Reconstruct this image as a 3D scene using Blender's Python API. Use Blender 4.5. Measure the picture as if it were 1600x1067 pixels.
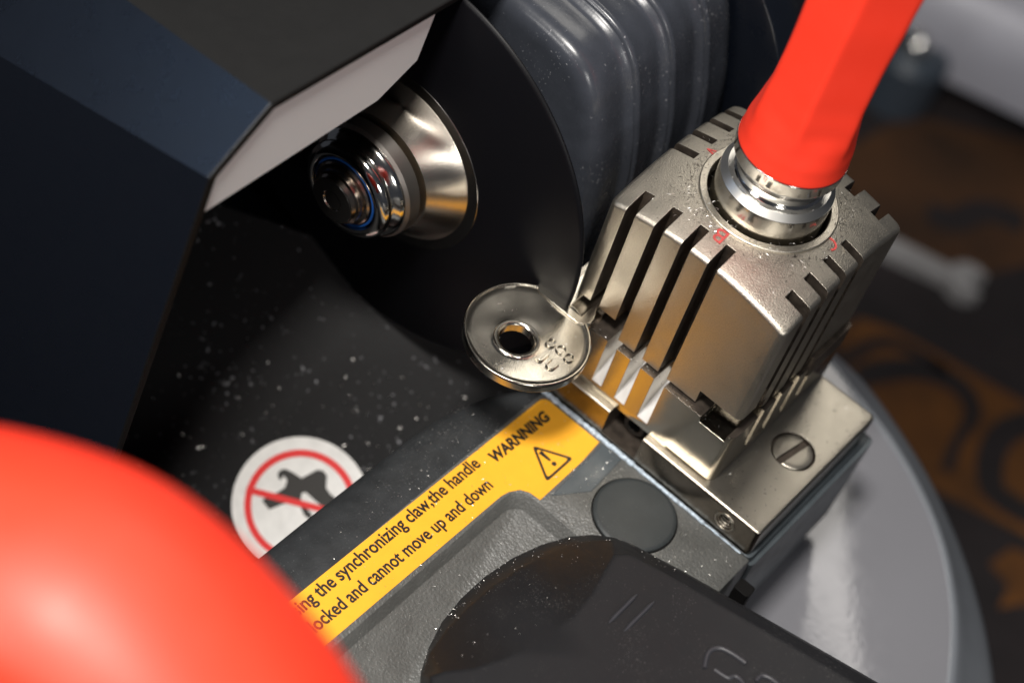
import bpy, bmesh, math, random
from mathutils import Vector, Matrix, noise

# ---------------------------------------------------------------- clearing
for o in list(bpy.data.objects):
    bpy.data.objects.remove(o, do_unlink=True)
SC = bpy.context.scene
COL = SC.collection
SC.unit_settings.system = 'METRIC'
SC.unit_settings.scale_length = 0.01          # one unit is one centimetre
random.seed(7)

# ---------------------------------------------------------------- camera
CAM = Vector((8.61446, -20.02499, 21.85788))
CX = Vector((0.74340608, 0.63353075, 0.2144439))     # right
CY = Vector((0.60990299, -0.51051037, -0.60613324))  # down
CZ = Vector((-0.27452821, 0.58139312, -0.76590881))  # forward
FPX = 3000.0
cd = bpy.data.cameras.new('camera')
cd.sensor_width = 36.0
cd.lens = 36.0 * FPX / 1600.0
cd.clip_start = 0.5
cd.clip_end = 400.0
cd.dof.use_dof = True
cd.dof.focus_distance = 31.0
cd.dof.aperture_fstop = 0.115
cam = bpy.data.objects.new('camera', cd)
COL.objects.link(cam)
cam.matrix_world = Matrix((
    (CX.x, -CY.x, -CZ.x, CAM.x),
    (CX.y, -CY.y, -CZ.y, CAM.y),
    (CX.z, -CY.z, -CZ.z, CAM.z),
    (0, 0, 0, 1)))
SC.camera = cam

# ---------------------------------------------------------------- world
W = bpy.data.worlds.new('World')
SC.world = W
W.use_nodes = True
bg = W.node_tree.nodes['Background']
bg.inputs['Color'].default_value = (0.75, 0.82, 1.0, 1)
bg.inputs['Strength'].default_value = 0.05


# ---------------------------------------------------------------- lamps (shop windows and ceiling panel)
def area(name, loc, target, size, power, color, size_y=None):
    ld = bpy.data.lights.new(name, 'AREA')
    ld.energy = power
    ld.color = color
    ld.size = size
    if size_y:
        ld.shape = 'RECTANGLE'
        ld.size_y = size_y
    o = bpy.data.objects.new(name, ld)
    COL.objects.link(o)
    o.location = loc
    d = Vector(target) - Vector(loc)
    o.rotation_euler = d.to_track_quat('-Z', 'Y').to_euler()
    return o


area('ceiling_lamp', (1, -17, 38), (1.5, -1, -3), 6, 25000, (1.0, 0.96, 0.90))
area('back_window', (-9, 28, 31), (1.8, 1.8, -1), 18, 3300, (1.0, 0.95, 0.86), 13)
area('side_window', (-36, -23, 31.5), (-4, -4, 1), 7, 520, (0.40, 0.62, 1.0))
area('front_window', (-9, -39, 26), (1, -1, 0), 12, 8000, (1.0, 0.97, 0.94))
area('right_window', (34, -27, 18), (-3, -1, -1), 9, 6000, (1.0, 0.98, 0.95))

SC.view_settings.view_transform = 'Standard'
SC.view_settings.look = 'None'
SC.view_settings.gamma = 1
SC.view_settings.exposure = 0.0
SC.view_settings.use_curve_mapping = False
SC.cycles.max_bounces = 8
SC.cycles.use_denoising = True
SC.cycles.sample_clamp_indirect = 8


# ---------------------------------------------------------------- pixel rays on real planes
def ray(u, v):
    return CX * ((u - 800) / FPX) + CY * ((v - 533.5) / FPX) + CZ


def onz(u, v, z):
    d = ray(u, v)
    return CAM + d * ((z - CAM.z) / d.z)


def ony(u, v, y):
    d = ray(u, v)
    return CAM + d * ((y - CAM.y) / d.y)


def onx(u, v, x):
    d = ray(u, v)
    return CAM + d * ((x - CAM.x) / d.x)


def onplane(u, v, p, n):
    d = ray(u, v)
    return CAM + d * ((p - CAM).dot(n) / d.dot(n))


# ---------------------------------------------------------------- materials
def mat(name, base, rough=0.5, metal=0.0, bump=0.0, bscale=20.0, bdetail=4.0, bevel=0.0, rvar=0.0,
        cvar=0.0, cscale=3.0, spec=0.5, coat=0.0, scratch=0.0, bdist=0.02, dust=0.0, dustcol=(0.5, 0.5, 0.5),
        dscale=40, aniso=0.0):
    m = bpy.data.materials.new(name)
    m.use_nodes = True
    nt = m.node_tree
    N, L = nt.nodes, nt.links
    p = N['Principled BSDF']
    p.inputs['Base Color'].default_value = (*base, 1)
    p.inputs['Roughness'].default_value = rough
    p.inputs['Metallic'].default_value = metal
    p.inputs['Specular IOR Level'].default_value = spec
    p.inputs['Coat Weight'].default_value = coat
    if aniso:
        p.inputs['Anisotropic'].default_value = aniso
    tc = N.new('ShaderNodeTexCoord')
    col_out = None
    if cvar > 0:
        n = N.new('ShaderNodeTexNoise')
        n.inputs['Scale'].default_value = cscale
        n.inputs['Detail'].default_value = 6
        L.new(tc.outputs['Object'], n.inputs['Vector'])
        r = N.new('ShaderNodeMapRange')
        r.inputs['From Min'].default_value = 0.3
        r.inputs['From Max'].default_value = 0.7
        r.inputs['To Min'].default_value = 1 - cvar
        r.inputs['To Max'].default_value = 1 + cvar
        L.new(n.outputs['Fac'], r.inputs['Value'])
        mx = N.new('ShaderNodeVectorMath')
        mx.operation = 'SCALE'
        mx.inputs[0].default_value = base
        L.new(r.outputs['Result'], mx.inputs['Scale'])
        col_out = mx.outputs['Vector']
    if dust > 0:
        n = N.new('ShaderNodeTexNoise')
        n.inputs['Scale'].default_value = dscale
        n.inputs['Detail'].default_value = 3
        L.new(tc.outputs['Object'], n.inputs['Vector'])
        n2 = N.new('ShaderNodeTexNoise')
        n2.inputs['Scale'].default_value = 1.3
        n2.inputs['Detail'].default_value = 3
        L.new(tc.outputs['Object'], n2.inputs['Vector'])
        ad = N.new('ShaderNodeMath')
        ad.operation = 'MULTIPLY_ADD'
        L.new(n2.outputs['Fac'], ad.inputs[0])
        ad.inputs[1].default_value = 0.35
        L.new(n.outputs['Fac'], ad.inputs[2])
        r = N.new('ShaderNodeMapRange')
        r.inputs['From Min'].default_value = 0.88 - 0.06 * dust
        r.inputs['From Max'].default_value = 0.96
        r.inputs['To Max'].default_value = min(1, dust)
        L.new(ad.outputs[0], r.inputs['Value'])
        mc = N.new('ShaderNodeMix')
        mc.data_type = 'RGBA'
        L.new(r.outputs['Result'], mc.inputs['Factor'])
        if col_out:
            L.new(col_out, mc.inputs['A'])
        else:
            mc.inputs['A'].default_value = (*base, 1)
        mc.inputs['B'].default_value = (*dustcol, 1)
        col_out = mc.outputs['Result']
    if col_out:
        L.new(col_out, p.inputs['Base Color'])
    if rvar > 0:
        n = N.new('ShaderNodeTexNoise')
        n.inputs['Scale'].default_value = 2.2
        n.inputs['Detail'].default_value = 8
        n.inputs['Roughness'].default_value = 0.65
        L.new(tc.outputs['Object'], n.inputs['Vector'])
        r = N.new('ShaderNodeMapRange')
        r.inputs['From Min'].default_value = 0.3
        r.inputs['From Max'].default_value = 0.7
        r.inputs['To Min'].default_value = max(0.02, rough - rvar)
        r.inputs['To Max'].default_value = rough + rvar
        L.new(n.outputs['Fac'], r.inputs['Value'])
        L.new(r.outputs['Result'], p.inputs['Roughness'])
    nrm = None
    if bevel > 0:
        b = N.new('ShaderNodeBevel')
        b.samples = 8
        b.inputs['Radius'].default_value = bevel
        nrm = b.outputs['Normal']
    if bump > 0:
        n = N.new('ShaderNodeTexNoise')
        n.inputs['Scale'].default_value = bscale
        n.inputs['Detail'].default_value = bdetail
        L.new(tc.outputs['Object'], n.inputs['Vector'])
        h = n.outputs['Fac']
        if scratch > 0:
            mp = N.new('ShaderNodeMapping')
            mp.inputs['Rotation'].default_value = (0.3, 0.2, 0.6)
            mp.inputs['Scale'].default_value = (2, 70, 2)
            L.new(tc.outputs['Object'], mp.inputs['Vector'])
            n3 = N.new('ShaderNodeTexNoise')
            n3.inputs['Scale'].default_value = 1.0
            n3.inputs['Detail'].default_value = 3
            L.new(mp.outputs['Vector'], n3.inputs['Vector'])
            ma = N.new('ShaderNodeMath')
            ma.operation = 'MULTIPLY_ADD'
            L.new(n3.outputs['Fac'], ma.inputs[0])
            ma.inputs[1].default_value = scratch
            L.new(h, ma.inputs[2])
            h = ma.outputs[0]
        bp = N.new('ShaderNodeBump')
        bp.inputs['Strength'].default_value = bump
        bp.inputs['Distance'].default_value = bdist
        L.new(h, bp.inputs['Height'])
        if nrm:
            L.new(nrm, bp.inputs['Normal'])
        nrm = bp.outputs['Normal']
    if nrm:
        L.new(nrm, p.inputs['Normal'])
    return m


NICKEL = mat('satin_nickel', (0.54, 0.495, 0.42), 0.40, 1.0, bump=0.35, bscale=42, bevel=0.014, rvar=0.05, cvar=0.10,
             cscale=38.0, dust=0.5, dustcol=(0.12, 0.10, 0.08), dscale=26)
JAWLOW = mat('ground_nickel', (0.43, 0.395, 0.335), 0.20, 1.0, bump=0.05, bscale=70, bevel=0.014, rvar=0.06, scratch=0.4)
CHROME = mat('turned_chrome', (0.66, 0.64, 0.60), 0.10, 1.0, bump=0.03, bscale=40, bevel=0.02, rvar=0.05)
KEYMETAL = mat('plated_key_brass', (0.50, 0.465, 0.40), 0.18, 1.0, bump=0.12, bscale=55, bevel=0.008, rvar=0.07)
PLATESIDE = mat('darkened_plate_side', (0.23, 0.20, 0.165), 0.24, 1.0, bump=0.08, bscale=60, rvar=0.06, cvar=0.2)  # dark reflection on the side faces put into the colour
RAWCUT = mat('raw_milled_steel', (0.80, 0.79, 0.77), 0.55, 0.55, bump=0.2, bscale=50, scratch=0.5)
SLOT = mat('dirty_shaded_slot_metal', (0.085, 0.068, 0.055), 0.45, 0.7, bump=0.2, bscale=40, cvar=0.4, cscale=6)  # dirt, plus the shade of slots, gap and holes put into colour
BAND = mat('satin_turned_steel', (0.66, 0.64, 0.60), 0.36, 1.0, bump=0.04, bscale=60)
SATCHROME = mat('brushed_chrome', (0.64, 0.61, 0.55), 0.17, 1.0, bump=0.05, bscale=40, rvar=0.06)
PLATE = mat('plate_nickel', (0.52, 0.475, 0.40), 0.32, 1.0, bump=0.28, bscale=42, bevel=0.012, rvar=0.03, cvar=0.04,
            dust=0.3, dustcol=(0.2, 0.17, 0.14), dscale=30)
GREY = mat('hammered_grey_paint', (0.100, 0.101, 0.096), 0.40, 0.0, spec=0.5, bump=0.6, bscale=20, bdetail=2, rvar=0.08, cvar=0.12,
           dust=0.5, dustcol=(0.45, 0.45, 0.42), dscale=38, bdist=0.035)
SHOULDER = mat('shaded_casting_paint', (0.030, 0.032, 0.034), 0.40, 0.0, spec=0.4, bump=0.35, bscale=24, rvar=0.06, cvar=0.2, dust=0.6,
               dustcol=(0.35, 0.35, 0.35), dscale=34)  # darker copy of the casting grey; shade on the shoulder put into colour
GREYFLAT = mat('smooth_grey_paint', (0.07, 0.083, 0.092), 0.40, 0.0, bump=0.1, bscale=30, cvar=0.12, rvar=0.08, bevel=0.03)
CAPMAT = mat('dark_grey_plastic', (0.029, 0.034, 0.036), 0.5, 0.0, bump=0.12, bscale=60, cvar=0.1, bevel=0.03,
             dust=0.4, dustcol=(0.4, 0.4, 0.38))
HOUSE = mat('slate_paint', (0.036, 0.040, 0.050), 0.27, 0.0, spec=0.4, bump=0.08, bscale=12, rvar=0.06, cvar=0.1,
            dust=0.5, dustcol=(0.4, 0.4, 0.42), dscale=18)
NAVY = mat('navy_paint', (0.0022, 0.0034, 0.0065), 0.28, 0.0, spec=0.9, bump=0.08, bscale=60, bevel=0.05, rvar=0.015)
HOODTOP = mat('charcoal_paint', (0.010, 0.010, 0.010), 0.6, 0.0, spec=0.25, bump=0.1, bscale=60, rvar=0.05)
RIMBLACK = mat('black_rubber', (0.005, 0.0045, 0.0045), 0.6, spec=0.15, bevel=0.02)
LIPGREY = mat('light_grey_paint', (0.66, 0.66, 0.66), 0.5, bump=0.05, bscale=20)
BLACKDISC = mat('black_disc_paint', (0.003, 0.003, 0.004), 0.42, spec=0.12, bump=0.05, bscale=14)
TRAY = mat('black_tray_paint', (0.0065, 0.0065, 0.007), 0.45, spec=0.16, bump=0.15, bscale=18, dust=0.7, dustcol=(0.30, 0.30, 0.32), dscale=9)
BLACKPL = mat('black_plastic', (0.009, 0.0075, 0.007), 0.6, spec=0.15, bump=0.10, bscale=70, rvar=0.05, dust=0.35,
              dustcol=(0.3, 0.29, 0.28), dscale=42)
BLACKTOP = mat('worn_black_plastic', (0.0118, 0.0120, 0.0138), 0.5, spec=0.3, bevel=0.13, dust=0.4, dustcol=(0.3, 0.29, 0.28), dscale=42, bump=0.08, bscale=60, rvar=0.05)
BLUEBLK = mat('smooth_black_plastic', (0.015, 0.016, 0.024), 0.42, spec=0.35, bump=0.06, bscale=60)
RAISEDPL = mat('lighter_black_plastic', (0.034, 0.034, 0.040), 0.42)  # slightly lighter black for the raised bars and logo
RED = mat('red_plastic', (0.86, 0.040, 0.016), 0.50, 0.0, spec=0.5, bump=0.03, bscale=30, rvar=0.05)
YELLOW = mat('yellow_label', (0.92, 0.43, 0.028), 0.6, spec=0.25, bump=0.02, bscale=30, cvar=0.03, rvar=0.06)
INK = mat('black_ink', (0.012, 0.010, 0.008), 0.5)
WHITE = mat('white_sticker', (0.66, 0.65, 0.63), 0.5, cvar=0.08, cscale=5)
REDINK = mat('red_ink', (0.62, 0.015, 0.015), 0.5)
REDPAINT = mat('red_fill_paint', (0.42, 0.055, 0.05), 0.5, bump=0.3, bscale=60, cvar=0.3, cscale=20)
BLACKST = mat('black_steel', (0.020, 0.019, 0.018), 0.28, 0.6, bevel=0.02)
BASE = mat('silver_grey_paint', (0.215, 0.215, 0.235), 0.12, 0.1, bump=0.10, bscale=9, bdetail=3, rvar=0.08, bdist=0.03)
BASERIM = mat('silver_grey_rim_paint', (0.20, 0.215, 0.24), 0.34, 0.2, bump=0.1, bscale=7, rvar=0.06)
BLUE = mat('blue_rubber', (0.006, 0.05, 0.20), 0.45, spec=0.3)
SEAL = mat('pale_sealant', (0.42, 0.50, 0.58), 0.4, bump=0.5, bscale=22, cvar=0.5, cscale=16)
SHINY = mat('bright_swarf', (0.70, 0.68, 0.65), 0.35, 1.0)
DARKCHIP = mat('dark_swarf', (0.06, 0.05, 0.045), 0.4, 0.8)
CLOTH = mat('dark_cloth', (0.013, 0.009, 0.010), 0.8, bump=0.2, bscale=6, cvar=0.35, cscale=0.5)
CLOTHBRN = mat('shaded_brown_cloth', (0.050, 0.019, 0.0045), 0.8, cvar=0.5, cscale=0.35)  # brown-orange motif with the shade at the back put into its colour
CLOTHORG = mat('orange_cloth', (0.11, 0.038, 0.0035), 0.75, cvar=0.35, cscale=0.6)
LAV = mat('lavender_grey_paint', (0.36, 0.36, 0.41), 0.4, 0.1, cvar=0.1, cscale=0.4)
LAVDARK = mat('slate_grey_paint', (0.13, 0.135, 0.165), 0.4)
STEEL = mat('dull_steel', (0.36, 0.35, 0.35), 0.5, 0.2, cvar=0.15, cscale=0.7)


# ---------------------------------------------------------------- mesh helpers
class MB:
    def __init__(s):
        s.v, s.f, s.mi = [], [], []

    def add(s, verts, faces, m=0):
        b = len(s.v)
        s.v += [Vector(p) for p in verts]
        s.f += [[b + i for i in f] for f in faces]
        s.mi += [m] * len(faces)
        return s

    def prism(s, pts, d, m=0):
        """closed prism: polygon of 3D points swept by vector d"""
        d = Vector(d)
        n = len(pts)
        v = [Vector(p) for p in pts] + [Vector(p) + d for p in pts]
        f = [list(range(n))[::-1], [n + i for i in range(n)]]
        f += [[i, (i + 1) % n, n + (i + 1) % n, n + i] for i in range(n)]
        return s.add(v, f, m)

    def box(s, a, b, m=0):
        x0, y0, z0 = a
        x1, y1, z1 = b
        return s.prism([(x0, y0, z0), (x1, y0, z0), (x1, y1, z0), (x0, y1, z0)], (0, 0, z1 - z0), m)

    def rbox(s, a, b, r, m=0, corners=(1, 1, 1, 1), seg=6):
        return s.prism(rrect(a[0], a[1], b[0], b[1], r, a[2], corners, seg), (0, 0, b[2] - a[2]), m)

    def lathe(s, prof, c, axis='z', seg=96, m=0, closed=False):
        """prof: (along, radius)"""
        rings = []
        for (a, r) in prof:
            ring = []
            for k in range(seg):
                t = 2 * math.pi * k / seg
                if axis == 'z':
                    ring.append((c[0] + r * math.cos(t), c[1] + r * math.sin(t), c[2] + a))
                else:
                    ring.append((c[0] + r * math.cos(t), c[1] + a, c[2] - r * math.sin(t)))
            rings.append(ring)
        v = [p for rg in rings for p in rg]
        f = []
        n = len(prof)
        for i in range(n - 1 + (1 if closed else 0)):
            j = (i + 1) % n
            for k in range(seg):
                k2 = (k + 1) % seg
                f.append([i * seg + k, i * seg + k2, j * seg + k2, j * seg + k])
        if not closed:
            f.append([k for k in range(seg)][::-1])
            f.append([(n - 1) * seg + k for k in range(seg)])
        return s.add(v, f, m)

    def tube(s, path, r, seg=8, m=0, closed=False):
        path = [Vector(p) for p in path]
        n = len(path)
        v, f = [], []
        for i, p in enumerate(path):
            if closed:
                t = path[(i + 1) % n] - path[i - 1]
            else:
                t = path[min(i + 1, n - 1)] - path[max(i - 1, 0)]
            t.normalize()
            u = t.cross(Vector((0.13, 0.21, 0.97)))
            if u.length < 1e-3:
                u = t.cross(Vector((1, 0, 0)))
            u.normalize()
            w = t.cross(u)
            rr = r[i] if isinstance(r, (list, tuple)) else r
            for k in range(seg):
                a = 2 * math.pi * k / seg
                v.append(p + u * (rr * math.cos(a)) + w * (rr * math.sin(a)))
        for i in range(n if closed else n - 1):
            j = (i + 1) % n
            for k in range(seg):
                k2 = (k + 1) % seg
                f.append([i * seg + k, i * seg + k2, j * seg + k2, j * seg + k])
        if not closed:
            f.append(list(range(seg))[::-1])
            f.append([(n - 1) * seg + k for k in range(seg)])
        return s.add(v, f, m)

    def stroke(s, pts, w, n, d, m=0):
        """flat band of width w along pts in the plane of normal n, thickness d"""
        pts = [Vector(p) for p in pts]
        n = Vector(n).normalized()
        L, R = [], []
        for i, p in enumerate(pts):
            t = (pts[min(i + 1, len(pts) - 1)] - pts[max(i - 1, 0)]).normalized()
            u = n.cross(t)
            ww = w[i] if isinstance(w, (list, tuple)) else w
            L.append(p + u * ww / 2)
            R.append(p - u * ww / 2)
        for i in range(len(pts) - 1):
            s.prism([L[i], R[i], R[i + 1], L[i + 1]], n * d, m)
        return s


def rrect(x0, y0, x1, y1, r, z, corners=(1, 1, 1, 1), seg=6):
    pts = []
    for (cx, cy, a0, on, px, py) in ((x0 + r, y0 + r, 180, corners[0], x0, y0), (x1 - r, y0 + r, 270, corners[1], x1, y0),
                                     (x1 - r, y1 - r, 0, corners[2], x1, y1), (x0 + r, y1 - r, 90, corners[3], x0, y1)):
        if not on:
            pts.append((px, py, z))
            continue
        for k in range(seg + 1):
            a = math.radians(a0 + 90 * k / seg)
            pts.append((cx + r * math.cos(a), cy + r * math.sin(a), z))
    return pts


def tomesh(name, mb, mats, angle=32, fix=True):
    me = bpy.data.meshes.new(name)
    me.from_pydata([tuple(v) for v in mb.v], [], mb.f)
    for m in (mats if isinstance(mats, (list, tuple)) else [mats]):
        me.materials.append(m)
    me.polygons.foreach_set('material_index', mb.mi)
    if fix:
        bm = bmesh.new()
        bm.from_mesh(me)
        bmesh.ops.delete(bm, geom=[q for q in bm.verts if not q.link_faces], context='VERTS')
        bmesh.ops.recalc_face_normals(bm, faces=bm.faces)
        bm.to_mesh(me)
        bm.free()
    shade(me, angle)
    return me


def shade(me, angle=32):
    me.polygons.foreach_set('use_smooth', [True] * len(me.polygons))
    me.set_sharp_from_angle(angle=math.radians(angle))
    me.update()


def link(name, me, parent=None):
    o = bpy.data.objects.new(name, me)
    COL.objects.link(o)
    if parent:
        o.parent = parent
        o.matrix_parent_inverse = Matrix.Translation(-Vector(parent_world(parent)))
    return o


def parent_world(o):
    if o.type == 'EMPTY' and o.parent is None:
        return o.location
    return Vector((0, 0, 0))


def obj(name, mb, mats, parent=None, angle=32, fix=True):
    return link(name, tomesh(name, mb, mats, angle, fix), parent)


def thing(name, label, cat, loc, group=None):
    o = bpy.data.objects.new(name, None)
    o.empty_display_size = 0.5
    COL.objects.link(o)
    o.location = loc
    tag(o, label, cat, group)
    return o


def tag(o, label=None, cat=None, group=None, kind=None):
    if label:
        o['label'] = label
    if cat:
        o['category'] = cat
    if group:
        o['group'] = group
    if kind:
        o['kind'] = kind
    return o


def boolean(name, base, ops, mats, parent=None, angle=32, bevel=0):
    """base MB, ops: list of (MB, 'DIFFERENCE' | 'INTERSECT' | 'UNION')"""
    tmp = []
    bo = link('tmp_base', tomesh('tmp_base', base, mats))
    tmp.append(bo)
    for i, (mb, op) in enumerate(ops):
        c = link('tmp_cut', tomesh('tmp_cut', mb, mats))
        tmp.append(c)
        md = bo.modifiers.new('b%d' % i, 'BOOLEAN')
        md.operation = op
        md.solver = 'EXACT'
        md.object = c
    if bevel:
        md = bo.modifiers.new('bev', 'BEVEL')
        md.width = bevel
        md.segments = 1
        md.limit_method = 'ANGLE'
        md.angle_limit = math.radians(40)
    dg = bpy.context.evaluated_depsgraph_get()
    dg.update()
    me = bpy.data.meshes.new_from_object(bo.evaluated_get(dg))
    me.name = name
    for t in tmp:
        bpy.data.objects.remove(t, do_unlink=True)
    shade(me, angle)
    return link(name, me, parent)


def text_mesh(body, size, thick=0.004, bold=0.0, res=4):
    cu = bpy.data.curves.new('txt', 'FONT')
    cu.body = body
    cu.size = size
    cu.extrude = thick / 2
    cu.offset = bold
    cu.resolution_u = res
    o = bpy.data.objects.new('txt', cu)
    COL.objects.link(o)
    dg = bpy.context.evaluated_depsgraph_get()
    dg.update()
    me = bpy.data.meshes.new_from_object(o.evaluated_get(dg))
    bpy.data.objects.remove(o, do_unlink=True)
    return me


def text_on(name, body, origin, xdir, ydir, width, height, m, parent, thick=0.004, bold=0.0, fn=None, shear=0.0):
    """text whose cap box is width x height, its lower left corner at origin"""
    me = text_mesh(body, 1.0, thick, bold)
    xs = [v.co.x for v in me.vertices]
    cap = 0.729
    x0, x1 = min(xs), max(xs)
    sx = width / (x1 - x0)
    sy = height / cap
    xd, yd = Vector(xdir).normalized(), Vector(ydir).normalized()
    zd = xd.cross(yd)
    for v in me.vertices:
        p = Vector(origin) + xd * ((v.co.x - x0) * sx + shear * v.co.y * sy) + yd * (v.co.y * sy) + zd * v.co.z
        if fn:
            p = fn(p, v.co.z)
        v.co = p
    me.materials.clear()
    me.materials.append(m)
    return link(name, me, parent)


# ================================================================ THE TABLE
ZT = -25.0
mb = MB()
mb.box((-90, -40, ZT - 0.5), (90, 140, ZT))
tag(obj('table_top', mb, CLOTH), kind='structure')


def tz(u, v, z=ZT):
    return onz(u, v, z)


def smooth_path(pts, n=6):
    pts = [Vector(p) for p in pts]
    out = []
    for i in range(len(pts) - 1):
        p0, p1, p2, p3 = pts[max(i - 1, 0)], pts[i], pts[i + 1], pts[min(i + 2, len(pts) - 1)]
        for k in range(n):
            t = k / n
            out.append(0.5 * ((2 * p1) + (-p0 + p2) * t + (2 * p0 - 5 * p1 + 4 * p2 - p3) * t * t + (-p0 + 3 * p1 - 3 * p2 + p3) * t ** 3))
    out.append(pts[-1])
    return out


UP = Vector((0, 0, 1))
cl = thing('patterned_tablecloth', 'dark brown cloth with orange scroll pattern lying under the machine', 'tablecloth', (8, 22, ZT))
# a cloth sheet with woven motifs, each layer a few tenths of a millimetre proud
mb = MB()
mb.box((-60, -20, ZT), (60, 100, ZT + 0.02))
obj('cloth_sheet', mb, CLOTH, cl)
mb = MB()


def patch(pxs, z, m):
    mb.prism([tz(u, v, z) for (u, v) in pxs], (0, 0, 0.01), m)


patch([(1290, 250), (1420, 180), (1640, 230), (1660, 400), (1540, 430), (1400, 400), (1330, 360)], ZT + 0.025, 1)
patch([(1300, 520), (1345, 497), (1400, 515), (1480, 560), (1620, 640), (1620, 845), (1540, 805), (1480, 775), (1440, 752),
       (1388, 700), (1362, 640), (1345, 600), (1320, 570)], ZT + 0.025, 0)
patch([(1545, 880), (1580, 855), (1620, 870), (1620, 940), (1560, 950), (1575, 915)], ZT + 0.025, 0)
patch([(1150, 300), (1330, 300), (1330, 460), (1150, 460)], ZT + 0.025, 1)
obj('woven_motif', mb, [CLOTHORG, CLOTHBRN], cl)
mb = MB()
sp = smooth_path([tz(1340, 590, ZT + 0.04), tz(1395, 577, ZT + 0.04), tz(1450, 580, ZT + 0.04), tz(1500, 605, ZT + 0.04),
                  tz(1520, 645, ZT + 0.04), tz(1495, 690, ZT + 0.04), tz(1478, 735, ZT + 0.04)])
mb.stroke(sp, [0.4 + 0.55 * math.sin(math.pi * min(1, 0.25 + i / len(sp))) for i in range(len(sp))], UP, 0.01)
obj('dark_scroll', mb, CLOTH, cl)
mb = MB()
sp = smooth_path([tz(1630, 655, ZT + 0.04), tz(1575, 672, ZT + 0.04), tz(1548, 715, ZT + 0.04), tz(1556, 770, ZT + 0.04), tz(1630, 815, ZT + 0.04)])
mb.stroke(sp, 0.95, UP, 0.01)
obj('dark_scroll', mb, CLOTH, cl)
mb = MB()
sp = smooth_path([tz(1310, 570, ZT + 0.04), tz(1370, 535, ZT + 0.04), tz(1420, 545, ZT + 0.04), tz(1480, 580, ZT + 0.04)])
mb.stroke(sp, 0.45, UP, 0.01)
obj('dark_scroll', mb, CLOTH, cl)
mb = MB()
sp = smooth_path([tz(1450, 330, ZT + 0.04), tz(1490, 345, ZT + 0.04), tz(1540, 330, ZT + 0.04), tz(1600, 350, ZT + 0.04)])
mb.stroke(sp, 1.1, UP, 0.01)
obj('dark_scroll', mb, CLOTH, cl)
mb = MB()
sp = smooth_path([tz(1330, 395, ZT + 0.04), tz(1420, 440, ZT + 0.04), tz(1520, 500, ZT + 0.04), tz(1640, 560, ZT + 0.04)])
mb.stroke(sp, 1.3, UP, 0.01)
obj('dark_scroll', mb, CLOTH, cl)

# spanner lying on the cloth
zz = ZT + 0.06
a, b = tz(1370, 388, zz), tz(1485, 443, zz)
mb = MB()
d = (b - a).normalized()
n = UP.cross(d)
bar = [a - n * 0.42, a + n * 0.42, b + n * 0.34, b - n * 0.34]
mb.prism(bar, (0, 0, 0.45))
hd = b + d * 0.45
head = []
for k in range(20):
    t = math.radians(38 + k * (360 - 76) / 19)
    head.append(hd + d * (0.75 * math.cos(t)) + n * (0.75 * math.sin(t)))
head += [hd + d * 0.25 - n * 0.3, hd + d * 0.05, hd + d * 0.25 + n * 0.3]
mb.prism(head, (0, 0, 0.6))
o = obj('spanner', mb, STEEL)
tag(o, 'dull steel open ended spanner lying on the dark cloth behind the clamp', 'spanner')

# second grey machine at the back right
ZM = -23.4
gm = thing('grey_bench_machine', 'blurred lavender grey machine body on the cloth at the back right corner', 'machine', tuple(tz(1560, 230)))
mb = MB()
e0, e1, e2 = onz(1395, 88, ZM), onz(1660, 215, ZM), onz(1900, 330, ZM)
u = (e2 - e0).normalized()
w = Vector((-u.y, u.x, 0))
if w.y < 0:
    w = -w
E0 = e0 - u * 0.9
E2 = e2
prof = [(0.0, ZM), (0.25, ZM + 1.2), (1.0, ZM + 2.7), (1.8, ZM + 3.5), (3.4, ZM + 3.85), (14, ZM + 3.85), (14, ZM)]
v, f = [], []
for P in (E0, E2):
    for (dw, z) in prof:
        v.append(Vector((P.x, P.y, 0)) + w * dw + Vector((0, 0, z)))
np_ = len(prof)
f = [list(range(np_)), list(range(np_, 2 * np_))[::-1]] + [[i, (i + 1) % np_, np_ + (i + 1) % np_, np_ + i] for i in range(np_)]
mb.add(v, f)
obj('body_shell', mb, LAV, gm, angle=50)
mb = MB()
for (k0, k1) in ((1.5, 14.0),):
    p = Vector((E0.x, E0.y, ZM + 3.87)) + u * k0 + w * 3.8
    q = Vector((E0.x, E0.y, ZM + 3.87)) + u * k1 + w * 3.8
    mb.prism([p, q, q + w * 3.2, p + w * 3.2], (0, 0, 0.25))
obj('top_recess', mb, LAVDARK, gm)
mb = MB()
mb.box((E0.x + 1, E0.y + 3.5, ZT), (E2.x - 1, E0.y + 9, ZM))
obj('foot', mb, RIMBLACK, gm)
mb = MB()
c = onz(1428, 66, ZM + 0.9)
mb.lathe([(0.0, 0.2), (0.0, 0.7), (-0.25, 0.85), (-0.6, 0.85), (-0.8, 0.6), (-0.85, 0.1)], c, 'y', 32)
obj('chrome_knob', mb, CHROME, gm)
c = tz(1395, 150)
mb = MB()
mb.lathe([(0, 1.4), (2.2, 1.4), (2.6, 1.1), (2.6, 0.3)], c, 'z', 40)
o = obj('rubber_foot_cup', mb, mat('slate_blue_rubber', (0.05, 0.065, 0.085), 0.4))
tag(o, 'dark slate blue round cup on the cloth beneath the lavender grey machine', 'cup')

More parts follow.
